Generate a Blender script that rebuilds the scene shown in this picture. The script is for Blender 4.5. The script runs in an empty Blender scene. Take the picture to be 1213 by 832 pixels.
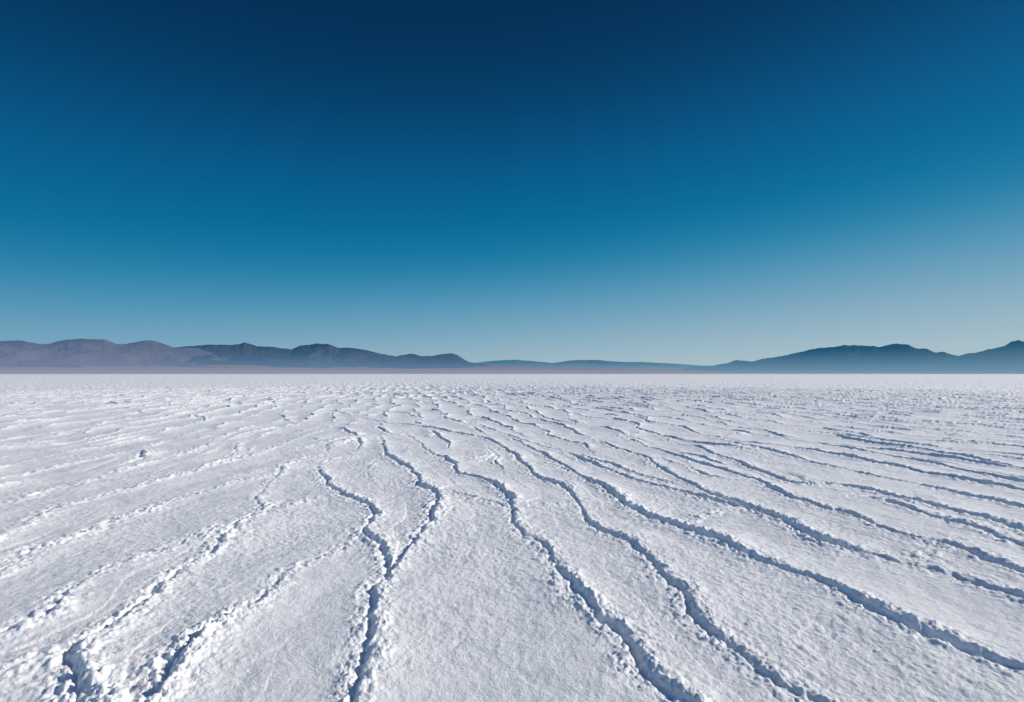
import bpy, math, time
import numpy as np
from mathutils import Vector
T0=time.time()
rng=np.random.RandomState(7)
scene=bpy.context.scene
scene.view_settings.view_transform='Standard'
scene.view_settings.look='None'
scene.view_settings.exposure=0

def lin(c):
    o=[]
    for v in c:
        v=v/255.0
        o.append(v/12.92 if v<=0.04045 else ((v+0.055)/1.055)**2.4)
    return (o[0],o[1],o[2],1.0)

# ------------------------------------------------------------------ image pixels to world
EYE=1.5
PITCH=math.atan(27/606.5)
def pixel_ray(px,py):
    """direction in the world through an image pixel"""
    x=(px-606.5)/606.5; v=-(py-416)/606.5
    c,s=math.cos(PITCH),math.sin(PITCH)
    return np.array([x, c-v*s, s+v*c])
def ground_pt(p):
    d=pixel_ray(*p); t=-EYE/d[2]
    return np.array([d[0]*t,d[1]*t])
def skyline(px,py):
    d=pixel_ray(px,py)
    return math.atan2(d[0],d[1]), d[2]/math.hypot(d[0],d[1])

# ------------------------------------------------------------------ noise
TAB=rng.rand(256,256).astype(np.float32)
def vnoise(x,y,ox=0,oy=0):
    x=x+ox; y=y+oy
    xi=np.floor(x); yi=np.floor(y)
    fx=(x-xi).astype(np.float32); fy=(y-yi).astype(np.float32)
    xi=xi.astype(np.int64)&255; yi=yi.astype(np.int64)&255
    fx=fx*fx*fx*(fx*(fx*6-15)+10); fy=fy*fy*fy*(fy*(fy*6-15)+10)
    x1=(xi+1)&255; y1=(yi+1)&255
    a=TAB[xi,yi]; b=TAB[x1,yi]; c=TAB[xi,y1]; d=TAB[x1,y1]
    return (a+(b-a)*fx)*(1-fy)+(c+(d-c)*fx)*fy
def fbm(x,y,octv=4,ox=0,oy=0,gain=0.5):
    s=0;a=1.0;t=0
    for i in range(octv):
        xr=x*0.8-y*0.6; yr=x*0.6+y*0.8
        s=s+a*vnoise(xr,yr,ox+i*17.3,oy+i*9.1); t+=a; a*=gain
        x=xr*2.03; y=yr*2.03
    return s/t-0.5
def ridged(x,y,octv=5,ox=0,oy=0,gain=0.55):
    """ridged multifractal 0..1"""
    s=0;a=1.0;t=0;w=1.0
    for i in range(octv):
        xr=x*0.8-y*0.6; yr=x*0.6+y*0.8
        n=1-np.abs(2*vnoise(xr,yr,ox+i*13.7,oy+i*7.9)-1)
        n=n*n
        s=s+a*n*w; t+=a; a*=gain; w=np.clip(n*1.6,0.25,1)
        x=xr*2.1; y=yr*2.1
    return s/t
def sst(a,b,x):
    t=np.clip((x-a)/(b-a),0,1); return t*t*(3-2*t)

def grid_mesh(name,X,Y,Z,mat,attrs=None,wrap=False):
    nr,nc=X.shape
    co=np.empty((nr*nc,3),np.float32); co[:,0]=X.ravel(); co[:,1]=Y.ravel(); co[:,2]=Z.ravel()
    r=np.arange(nr-1)[:,None]; c=np.arange(nc if wrap else nc-1)[None,:]
    c2=(c+1)%nc
    q=np.stack([r*nc+c,(r+1)*nc+c,(r+1)*nc+c2,r*nc+c2],-1).reshape(-1,4)
    q=q[:,::-1]
    me=bpy.data.meshes.new(name)
    me.vertices.add(len(co)); me.vertices.foreach_set('co',co.ravel())
    n=len(q)
    me.loops.add(n*4); me.loops.foreach_set('vertex_index',q.astype(np.int32).ravel())
    me.polygons.add(n); me.polygons.foreach_set('loop_start',np.arange(0,n*4,4,dtype=np.int32))
    me.update(calc_edges=True)
    me.polygons.foreach_set('use_smooth',np.ones(n,bool))
    if attrs:
        for k,v in attrs.items():
            a=me.attributes.new(k,'FLOAT','POINT'); a.data.foreach_set('value',v.astype(np.float32).ravel())
    me.update()
    ob=bpy.data.objects.new(name,me); scene.collection.objects.link(ob)
    me.materials.append(mat)
    nz=me.polygons[n//2].normal.z
    if nz<0: me.flip_normals()
    return ob

# ------------------------------------------------------------------ sun
SUN_AZ=math.radians(80)    # clockwise from +Y (right of view)
SUN_EL=math.radians(29)
sunv=np.array([math.sin(SUN_AZ)*math.cos(SUN_EL),math.cos(SUN_AZ)*math.cos(SUN_EL),math.sin(SUN_EL)])
sl=bpy.data.lights.new('sun','SUN'); sl.energy=4.4; sl.angle=math.radians(0.6); sl.color=(1.0,0.945,0.87)
so=bpy.data.objects.new('sun',sl); scene.collection.objects.link(so)
so.rotation_euler=Vector(-sunv).to_track_quat('-Z','Y').to_euler()
so.location=(60,10,40)

# ------------------------------------------------------------------ cracks
L=[]  # crack points in image pixels, projected onto the ground plane
def ln(pts,g=1.0,lip=1.0,cr=1.0,mn=.6): L.append((pts,g,lip,cr,mn))
ln([(452,516),(460,538),(485,556),(497,576),(516,590),(516,606),(510,626),(488,652),(472,682)],1,1,1,.75)
ln([(380,553),(386,570),(412,586),(436,604),(440,634),(455,655),(470,682),(446,705),(440,740),(430,778),(412,835),(405,880)],1.2,1.1,1.2,.75)
ln([(505,532),(535,547),(541,560),(575,569),(600,590),(605,615),(625,640),(655,660),(675,695),(700,725),(742,760),(757,790),(805,832),(850,880)],1,1.0,.9,.6)
ln([(530,585),(570,597),(605,607)],.5,.5,.7)
ln([(560,513),(590,525),(618,545),(640,565),(665,575),(682,592),(690,612),(720,635),(765,660),(800,700),(825,740),(870,775),(900,800),(955,832),(1030,880)],1,.95,.9,.5)
ln([(600,515),(640,535),(700,570),(730,590),(742,602),(790,625),(850,645),(900,670),(960,690),(1000,712),(1050,740),(1100,762),(1140,780),(1213,808),(1300,840)],1,1.05,.9,.55)
ln([(650,525),(700,548),(770,573),(830,590),(870,600),(930,622),(965,640),(1010,655),(1080,675),(1150,697),(1213,720),(1320,760)],.9,.9,.9,.5)
ln([(700,520),(760,540),(808,569),(845,588),(892,606),(930,622)],.9,.9,.9)
ln([(730,515),(800,540),(880,562),(910,580),(960,600),(1000,610),(1060,635),(1120,650),(1170,667),(1213,685),(1320,725)],.9,.9,.9,.5)
ln([(790,520),(870,545),(940,572),(1000,575),(1060,590),(1130,607),(1213,637),(1330,675)],.8,.8,.9,.5)
ln([(850,520),(950,545),(1050,565),(1120,580),(1213,602),(1330,630)],.8,.8,.9,.5)
ln([(900,515),(1000,530),(1100,548),(1213,572),(1330,597)],.8,.8,.9,.5)
ln([(900,502),(1050,522),(1213,545),(1300,558)],.8,.8,.9,.5)
ln([(645,548),(680,560),(705,575)],.5,.6,.7)
ln([(820,620),(850,610),(870,600)],.2,.3,.7)
ln([(640,602),(682,598)],.1,.3,.9)
ln([(1080,675),(1100,662),(1120,650)],.2,.3,.8)
ln([(1020,590),(1060,600),(1130,622),(1213,655)],.6,.6,.8)
ln([(560,500),(620,520),(690,540),(740,556),(790,572)],.5,.6,.8)
ln([(480,512),(505,532)],.6,.6,.8)
# left
ln([(322,570),(308,590),(305,605),(285,625),(268,640),(258,656),(215,680),(178,708),(130,742),(90,766),(78,792),(82,835),(90,880)],1.,.85,1.3,.35)
ln([(436,640),(385,662),(332,684),(315,708),(252,742),(222,765),(200,790),(168,835),(130,880)],.9,.85,1.3,.35)
ln([(262,626),(225,645),(150,668),(98,695),(55,732),(0,756),(-80,790)],.6,.75,1.2,.3)
ln([(285,520),(262,545),(210,565),(165,577),(110,592),(50,612),(0,640),(-80,675)],.5,.65,1.2,.35)
ln([(330,560),(250,582),(170,606),(100,636),(40,657),(0,680),(-80,720)],.6,.65,1.2,.35)
ln([(270,512),(220,537),(150,557),(80,578),(0,602),(-80,625)],.5,.65,1.2,.35)
ln([(240,508),(170,530),(100,548),(0,570),(-80,588)],.4,.65,1.2,.35)
ln([(200,505),(90,525),(0,543),(-80,555)],.4,.65,1.2,.35)
ln([(150,500),(60,512),(-40,526)],.4,.65,1.2,.35)
ln([(420,540),(350,547),(330,560),(322,570)],.3,.5,1.0,.3)
ln([(380,590),(335,602),(300,612)],.1,.4,1.0,.3)
ln([(400,500),(350,520),(310,535),(250,552)],.4,.5,1.0,.3)
ln([(418,493),(450,499),(500,505),(560,515)],.8,.8,.9)
ln([(452,516),(400,520),(350,532)],.5,.6,1.0,.3)
ln([(-60,832),(0,800),(50,780),(90,766)],.3,.5,1.1,.3)

def seg(a,b,k): 
    n=max(2,int(math.log(b/a)/k)); return list(np.exp(np.linspace(math.log(a),math.log(b),n,endpoint=False)))
R=np.array([0.02]+seg(0.05,1.9,.03)+seg(1.9,15,.0026)+seg(15,60,.0042)+seg(60,400,.011)+seg(400,40000,.05)+[40000.])
azF=np.radians(np.linspace(-63,63,1400))
azC=np.radians(np.linspace(63,297,182)[1:-1])
AZ=np.concatenate([azF,azC]); nF=len(azF)
RR,AA=np.meshgrid(R,AZ,indexing='ij')
X=RR*np.sin(AA); Y=RR*np.cos(AA)
print('grid',X.shape)
Xw=X+0.20*fbm(X*1.3,Y*1.3,3,3,5)+0.06*fbm(X*8,Y*8,4,31,8,.6)
Yw=Y+0.20*fbm(X*1.3,Y*1.3,3,53,15)+0.06*fbm(X*8,Y*8,4,71,28,.6)

D=np.full(X.shape,9.,np.float32); SD=np.zeros(X.shape,np.float32); G=np.zeros_like(D); LP=np.zeros_like(D); CR=np.zeros_like(D); MN=np.full_like(D,.5)
MARG=1.0
sxy=sunv[:2]/np.linalg.norm(sunv[:2])
for pts,g,lp,cr,mn in L:
    P=[ground_pt(p) for p in pts]
    n=len(P)
    Q=[]
    for i in range(n-1):
        p0=P[max(i-1,0)];p1=P[i];p2=P[i+1];p3=P[min(i+2,n-1)]
        for t in (0,.33,.67):
            Q.append(.5*((2*p1)+(-p0+p2)*t+(2*p0-5*p1+4*p2-p3)*t*t+(-p0+3*p1-3*p2+p3)*t**3))
    Q.append(P[-1])
    m=len(Q)
    for i in range(m-1):
        a,b=Q[i],Q[i+1]
        taper=min(1,(i+1)/3.0)
        ra,rb=np.linalg.norm(a),np.linalg.norm(b)
        ta,tb=math.atan2(*a),math.atan2(*b)
        rmin=max(.3,min(ra,rb)*.98-MARG); rmax=max(ra,rb)+MARG
        da=min(1.2,MARG/rmin)
        i0,i1=np.searchsorted(R,[rmin,rmax]); j0,j1=np.searchsorted(azF,[min(ta,tb)-da,max(ta,tb)+da])
        if i1<=i0 or j1<=j0: continue
        s=(slice(i0,i1),slice(j0,j1))
        d=b-a; l2=d.dot(d)
        if l2<1e-9: continue
        x=Xw[s]-a[0]; y=Yw[s]-a[1]
        t=np.clip((x*d[0]+y*d[1])/l2,0,1)
        ex=x-t*d[0]; ey=y-t*d[1]
        dist=np.sqrt(ex*ex+ey*ey)
        nn=np.array([-d[1],d[0]])/math.sqrt(l2)
        if nn.dot(sxy)<0: nn=-nn
        sd=x*nn[0]+y*nn[1]
        up=dist<D[s]
        D[s]=np.where(up,dist,D[s]); SD[s]=np.where(up,sd,SD[s])
        G[s]=np.where(up,g*taper,G[s]); LP[s]=np.where(up,lp*taper,LP[s]); CR[s]=np.where(up,cr,CR[s]); MN[s]=np.where(up,mn,MN[s])
print('traced',time.time()-T0)

lump=fbm(X*22,Y*22,3,5,77,.6)
lump2=fbm(X*55,Y*55,2,15,7)
m0=0.8+2.6*fbm(X*1.0,Y*1.0,3,91,3)
mod=np.clip(m0,.25,1.4)
modT=np.clip(np.maximum(m0,MN+.15*(m0-.8)),.2,1.3)
def profile(d,sd,g,lp,cr,mod):
    k=d.shape[0]
    pos=sst(-.018,.022,sd)
    groove=-0.036*g*mod*np.exp(-(d/(.020+.010*mod))**2)
    lip=lp*mod*(pos*(0.034*np.exp(-d/.11)+.026*np.exp(-(d/.34)**2))+(1-pos)*(0.006*np.exp(-d/.10)+.012*np.exp(-(d/.30)**2)))
    crumble=cr*(0.35+0.65*mod)*np.exp(-((d-.02)/(.075+.04*mod))**2)*(0.050*np.clip(lump[:k]+.15,0,.5)+0.015*lump2[:k])
    return groove+lip+crumble
H=profile(D,SD,G,LP,CR,modT)
crust=CR*np.exp(-(D/.15)**2)*np.clip(modT,0,1)

def voro(X,Y,sx,sy,lean,ox):
    u=(X+lean*Y)/sx+ox; v=Y/sy+ox*1.7
    ui=np.floor(u); vi=np.floor(v)
    f1=np.full(u.shape,1e9); p1x=np.zeros(u.shape); p1y=np.zeros(u.shape)
    cand=[]
    for a in (-1,0,1):
        for b in (-1,0,1):
            cu=ui+a; cv=vi+b
            h1=TAB[cu.astype(np.int64)&255,cv.astype(np.int64)&255]; h2=TAB[(cu.astype(np.int64)+91)&255,(cv.astype(np.int64)+37)&255]
            qx=cu+.2+.6*h1; qy=cv+.05+.9*h2
            d=(qx-u)**2+(qy-v)**2
            m=d<f1
            f1=np.where(m,d,f1); p1x=np.where(m,qx,p1x); p1y=np.where(m,qy,p1y)
            cand.append((qx,qy))
    best=np.full(u.shape,1e9); sg=np.zeros(u.shape); al=np.zeros(u.shape)
    for qx,qy in cand:
        dx=qx-p1x; dy=qy-p1y
        gx=dx/sx; gy=dx*lean/sx+dy/sy
        l=np.sqrt(gx*gx+gy*gy)+1e-9
        e=(((p1x+qx)/2-u)*dx+((p1y+qy)/2-v)*dy)/l
        e=np.where(dx*dx+dy*dy<1e-8,1e9,e)
        m=e<best
        best=np.where(m,e,best); sg=np.where(m,np.where(dx>0,-1,1),sg)
        al=np.where(m,np.abs(gx)/l,al)
    return best.astype(np.float32),sg.astype(np.float32),al.astype(np.float32)
nrow=int(np.searchsorted(R,500))
Xv=X[:nrow]+1.3*fbm(X[:nrow]*.33,Y[:nrow]*.33,3,11,12)+(Xw-X)[:nrow]*1.0
Yv=Y[:nrow]+1.3*fbm(X[:nrow]*.33,Y[:nrow]*.33,3,41,2)+(Yw-Y)[:nrow]*1.0
vd,vs,va=voro(Xv,Yv,1.0,7.5,.22,.3)
inside=(1-sst(6,9.5,RR[:nrow]))*(1-sst(math.radians(47),math.radians(52),np.abs((AA[:nrow]+np.pi)%(2*np.pi)-np.pi)))
W=(1-inside)*(.3+.7*va**2)*sst(.18,.5,D[:nrow])
Hv=profile(vd,vd*vs,.8,.95,.95,mod[:nrow])
Hv*= 1+ 1.3*sst(10,50,RR[:nrow])
H[:nrow]+=W*Hv
crust[:nrow]=np.maximum(crust[:nrow],W*np.exp(-(vd/.16)**2)*np.clip(mod[:nrow],0,1))
print('voro',time.time()-T0)
fade=1-sst(25,120,RR)
n1=fbm(X*.45,Y*.45,3,2,2)
n2=fbm(X*2.6,Y*2.6,4,22,42)
fine=fbm(X*30,Y*30,3,9,19,.65)
rough=np.clip(.7+1.8*fbm(X*.9,Y*.9,2,66,11),.35,1.4)
H+= fade*(.07*n1+.028*n2+ .013*fine*rough+ .008*lump*rough)
H+= (1-sst(200,900,RR))*0.10*fbm(X*.12,Y*.12,3,7,7)
H[RR>900]=0
print('height',time.time()-T0)

# ------------------------------------------------------------------ materials
def newmat(name):
    m=bpy.data.materials.new(name); m.use_nodes=True
    nt=m.node_tree; nt.nodes.clear(); return m,nt
def N(nt,t,**k):
    n=nt.nodes.new(t)
    for a,b in k.items(): setattr(n,a,b)
    return n
m,nt=newmat('salt_crust')
out=N(nt,'ShaderNodeOutputMaterial'); b=N(nt,'ShaderNodeBsdfPrincipled')
nt.links.new(b.outputs[0],out.inputs[0])
b.inputs['Roughness'].default_value=.8
b.inputs['Specular IOR Level'].default_value=.3
tc=N(nt,'ShaderNodeNewGeometry')
def noise(scale,detail=4,rough=.55):
    n=N(nt,'ShaderNodeTexNoise'); n.inputs['Scale'].default_value=scale; n.inputs['Detail'].default_value=detail; n.inputs['Roughness'].default_value=rough
    nt.links.new(tc.outputs['Position'],n.inputs['Vector']); return n
def mixc(fac,a,bc,mode='MIX'):
    n=N(nt,'ShaderNodeMix',data_type='RGBA',blend_type=mode)
    for s,v in ((0,fac),(6,a),(7,bc)):
        if isinstance(v,bpy.types.NodeSocket): nt.links.new(v,n.inputs[s])
        else: n.inputs[s].default_value=v
    return n.outputs[2]
def mr(sock,a,b_,c=0,d=1):
    n=N(nt,'ShaderNodeMapRange'); nt.links.new(sock,n.inputs[0])
    for i,v in zip((1,2,3,4),(a,b_,c,d)): n.inputs[i].default_value=v
    return n.outputs[0]
c=mixc(mr(noise(.7,5).outputs[0],.35,.68),(.765,.76,.755,1),(.86,.855,.845,1))
c=mixc(mr(noise(9,5,.65).outputs[0],.3,.7,.0,.5),c,(.69,.69,.70,1))
at=N(nt,'ShaderNodeAttribute',attribute_name='crust')
c=mixc(mr(at.outputs['Fac'],.1,.9,0,.85),c,(.92,.915,.90,1))
nt.links.new(c,b.inputs['Base Color'])
b1=N(nt,'ShaderNodeBump'); b1.inputs['Strength'].default_value=.85; b1.inputs['Distance'].default_value=.008
nt.links.new(noise(85,5,.7).outputs[0],b1.inputs['Height'])
b2=N(nt,'ShaderNodeBump'); b2.inputs['Distance'].default_value=.10
nt.links.new(noise(2.2,6,.65).outputs[0],b2.inputs['Height'])
b2.inputs['Strength'].default_value=.35
nt.links.new(b1.outputs[0],b2.inputs['Normal'])
nt.links.new(b2.outputs[0],b.inputs['Normal'])
ground=grid_mesh('salt_flat_ground',X,Y,H,m,{'crust':crust},wrap=True)
print('ground',time.time()-T0)

# distant land: lit rock plus painted haze, a surface emission that varies with height
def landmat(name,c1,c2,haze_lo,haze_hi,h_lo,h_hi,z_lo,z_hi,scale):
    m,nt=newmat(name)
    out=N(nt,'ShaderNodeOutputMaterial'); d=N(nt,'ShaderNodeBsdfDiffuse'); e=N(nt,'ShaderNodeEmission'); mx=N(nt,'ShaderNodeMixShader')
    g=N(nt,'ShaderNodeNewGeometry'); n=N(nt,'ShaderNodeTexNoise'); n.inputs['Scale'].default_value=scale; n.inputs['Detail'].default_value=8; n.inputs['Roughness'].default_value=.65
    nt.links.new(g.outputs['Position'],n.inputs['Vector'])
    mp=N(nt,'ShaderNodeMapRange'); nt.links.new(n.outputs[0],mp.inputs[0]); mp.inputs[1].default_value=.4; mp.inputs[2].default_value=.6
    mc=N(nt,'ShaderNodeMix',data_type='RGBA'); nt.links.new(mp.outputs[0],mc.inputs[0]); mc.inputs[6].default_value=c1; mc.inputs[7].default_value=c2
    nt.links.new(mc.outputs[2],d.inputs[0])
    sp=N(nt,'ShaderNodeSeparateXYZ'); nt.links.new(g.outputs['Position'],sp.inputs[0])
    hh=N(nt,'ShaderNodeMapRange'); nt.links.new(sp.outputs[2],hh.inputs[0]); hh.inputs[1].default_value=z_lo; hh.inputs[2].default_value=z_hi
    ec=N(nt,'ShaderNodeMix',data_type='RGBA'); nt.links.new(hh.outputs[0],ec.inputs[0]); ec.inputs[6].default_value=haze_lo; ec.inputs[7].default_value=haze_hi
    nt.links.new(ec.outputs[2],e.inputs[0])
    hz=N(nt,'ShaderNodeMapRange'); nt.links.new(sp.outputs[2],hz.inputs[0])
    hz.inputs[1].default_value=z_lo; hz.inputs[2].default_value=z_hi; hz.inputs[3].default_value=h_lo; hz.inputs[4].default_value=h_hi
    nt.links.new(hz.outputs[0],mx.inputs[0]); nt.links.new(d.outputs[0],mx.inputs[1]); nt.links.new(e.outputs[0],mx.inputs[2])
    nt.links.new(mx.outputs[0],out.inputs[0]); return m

def rng_mesh(name,prof,Rc,depth,mat,nz=1.0,seed=0,nx=1500,ny=170,pw=1.05,fs=1.0,jag=.7):
    A=[];E=[]
    for p in prof:
        a,e=skyline(*p); A.append(a);E.append(e)
    az=np.linspace(A[0],A[-1],nx)
    el=np.interp(az,A,E)
    amp=np.clip(el/.03,0,1)
    el=el+amp*jag*.0050*(fbm(az*75,az*0+seed,4,seed,3,.5))
    el=np.maximum(el,-.001)
    r=np.concatenate([np.linspace(Rc-depth,Rc,ny),np.linspace(Rc,Rc+depth*.5,ny//4)[1:]])
    RR,AA=np.meshgrid(r,az,indexing='ij')
    t=np.where(RR<=Rc,(RR-(Rc-depth))/depth,1-(RR-Rc)/(depth*.5))
    X=RR*np.sin(AA);Y=RR*np.cos(AA)
    k=1/(900.*fs)
    wx=260*fs*fbm(X*k*1.3,Y*k*1.3,3,seed,1); wy=260*fs*fbm(X*k*1.3,Y*k*1.3,3,seed,31)
    rd=ridged((X+wx)*k*1.1,(Y+wy)*k*.8,6,seed,seed+5,.52)
    rd=np.clip((rd-.1)/.62,0,1)
    Hc=(el*Rc+EYE)[None,:]
    c=np.clip(t,0,1)
    shape=c**pw
    carve=(1-sst(.72,1.0,c))*nz
    Z=Hc*shape*(1-carve*.85*(1-rd))
    Z=Z+Hc*.03*nz*carve*fbm(X*k*9,Y*k*9,4,seed,4,.5)*c
    Z=np.where(c<=0,-20,Z)
    return grid_mesh(name,X,Y,Z-3,mat)

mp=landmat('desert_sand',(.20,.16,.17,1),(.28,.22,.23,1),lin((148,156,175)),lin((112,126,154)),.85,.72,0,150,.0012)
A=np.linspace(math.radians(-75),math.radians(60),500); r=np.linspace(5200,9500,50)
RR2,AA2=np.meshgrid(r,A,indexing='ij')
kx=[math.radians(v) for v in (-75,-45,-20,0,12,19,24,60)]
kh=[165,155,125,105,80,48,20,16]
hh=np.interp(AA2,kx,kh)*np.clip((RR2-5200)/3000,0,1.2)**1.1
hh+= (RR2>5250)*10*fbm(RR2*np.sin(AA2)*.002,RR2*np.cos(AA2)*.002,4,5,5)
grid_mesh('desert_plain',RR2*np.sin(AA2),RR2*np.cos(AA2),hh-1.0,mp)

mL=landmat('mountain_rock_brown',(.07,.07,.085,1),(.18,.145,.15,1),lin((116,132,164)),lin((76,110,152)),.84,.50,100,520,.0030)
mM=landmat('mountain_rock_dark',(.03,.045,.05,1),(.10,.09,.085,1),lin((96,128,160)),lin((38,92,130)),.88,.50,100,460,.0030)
mR=landmat('mountain_rock_blue_haze',(.025,.045,.05,1),(.07,.075,.075,1),lin((116,154,178)),lin((30,98,136)),.97,.66,-10,430,.0026)  # the blue is mostly haze painted in as emission
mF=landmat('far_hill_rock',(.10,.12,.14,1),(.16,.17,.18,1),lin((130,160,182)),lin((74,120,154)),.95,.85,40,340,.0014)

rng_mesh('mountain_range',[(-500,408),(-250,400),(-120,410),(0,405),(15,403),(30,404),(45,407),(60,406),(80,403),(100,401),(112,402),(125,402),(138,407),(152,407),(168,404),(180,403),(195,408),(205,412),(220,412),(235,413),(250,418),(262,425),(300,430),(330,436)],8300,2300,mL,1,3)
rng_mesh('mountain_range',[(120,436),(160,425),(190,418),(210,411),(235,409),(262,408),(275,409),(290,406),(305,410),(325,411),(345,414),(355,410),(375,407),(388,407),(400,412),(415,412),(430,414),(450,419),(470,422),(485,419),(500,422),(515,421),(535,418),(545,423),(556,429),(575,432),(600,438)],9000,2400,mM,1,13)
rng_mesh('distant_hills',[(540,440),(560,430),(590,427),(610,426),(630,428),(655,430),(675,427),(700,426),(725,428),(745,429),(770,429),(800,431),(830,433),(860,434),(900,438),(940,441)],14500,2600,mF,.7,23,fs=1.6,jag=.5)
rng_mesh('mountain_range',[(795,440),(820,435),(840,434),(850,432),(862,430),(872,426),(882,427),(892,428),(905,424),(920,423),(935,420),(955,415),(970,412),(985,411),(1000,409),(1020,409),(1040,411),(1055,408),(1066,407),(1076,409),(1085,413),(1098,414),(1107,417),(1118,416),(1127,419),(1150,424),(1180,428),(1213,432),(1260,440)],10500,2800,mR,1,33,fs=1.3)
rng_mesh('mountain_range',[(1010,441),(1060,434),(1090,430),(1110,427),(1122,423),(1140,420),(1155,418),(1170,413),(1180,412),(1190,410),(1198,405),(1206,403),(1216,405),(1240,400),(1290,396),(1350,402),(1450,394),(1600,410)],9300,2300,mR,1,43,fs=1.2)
print('mountains',time.time()-T0)

# ------------------------------------------------------------------ sky
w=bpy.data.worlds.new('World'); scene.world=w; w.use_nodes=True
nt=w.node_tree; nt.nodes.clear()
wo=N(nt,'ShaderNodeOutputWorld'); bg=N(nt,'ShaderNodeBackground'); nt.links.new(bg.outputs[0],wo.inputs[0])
sky=N(nt,'ShaderNodeTexSky',sky_type='NISHITA'); sky.sun_disc=False; sky.sun_elevation=SUN_EL; sky.sun_rotation=SUN_AZ
sky.altitude=1200; sky.dust_density=.4; sky.ozone_density=4
tcw=N(nt,'ShaderNodeTexCoord'); sx=N(nt,'ShaderNodeSeparateXYZ'); nt.links.new(tcw.outputs['Generated'],sx.inputs[0])
ma=N(nt,'ShaderNodeMath',operation='MULTIPLY_ADD'); nt.links.new(sx.outputs[0],ma.inputs[0]); ma.inputs[1].default_value=-.07; nt.links.new(sx.outputs[2],ma.inputs[2])
ad=N(nt,'ShaderNodeMath',operation='ADD'); nt.links.new(ma.outputs[0],ad.inputs[0]); ad.inputs[1].default_value=.08
cr=N(nt,'ShaderNodeValToRGB'); nt.links.new(ad.outputs[0],cr.inputs[0])
cr.color_ramp.interpolation='B_SPLINE'
stops=[(0,(176,198,204)),(.04,(174,196,203)),(.08,(164,188,199)),(.12,(147,179,195)),(.17,(119,165,190)),(.23,(76,147,180)),(.29,(26,125,167)),(.35,(0,109,154)),(.41,(0,97,145)),(.48,(0,82,130)),(.56,(0,62,104)),(.65,(0,46,83)),(.75,(0,42,82)),(.87,(0,60,110)),(1,(0,75,138))]  # last stops: overhead sky out of view, brightened as added shadow fill
el=cr.color_ramp.elements
el[0].position=0; el[0].color=lin(stops[0][1]); el[1].position=1; el[1].color=lin(stops[-1][1])
for p,c_ in stops[1:-1]:
    e=el.new(p); e.color=lin(c_)
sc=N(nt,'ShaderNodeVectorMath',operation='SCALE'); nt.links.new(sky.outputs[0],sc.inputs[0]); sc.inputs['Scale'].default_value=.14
# unseen sky behind the viewer, brightened as added blue fill for the shadows
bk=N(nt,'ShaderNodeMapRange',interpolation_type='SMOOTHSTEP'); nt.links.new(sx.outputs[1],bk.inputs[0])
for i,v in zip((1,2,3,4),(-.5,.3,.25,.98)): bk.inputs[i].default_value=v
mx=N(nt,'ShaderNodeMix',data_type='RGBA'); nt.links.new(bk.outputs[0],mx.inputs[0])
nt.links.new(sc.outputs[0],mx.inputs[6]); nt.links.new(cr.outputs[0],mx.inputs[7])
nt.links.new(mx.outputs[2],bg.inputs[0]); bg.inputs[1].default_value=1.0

# ------------------------------------------------------------------ camera
cam=bpy.data.cameras.new('camera'); co=bpy.data.objects.new('camera',cam); scene.collection.objects.link(co)
cam.sensor_width=36; cam.lens=18; cam.clip_start=.05; cam.clip_end=90000
co.location=(0,0,EYE); co.rotation_euler=(math.pi/2+PITCH,0,0)
scene.camera=co
print('done',time.time()-T0)
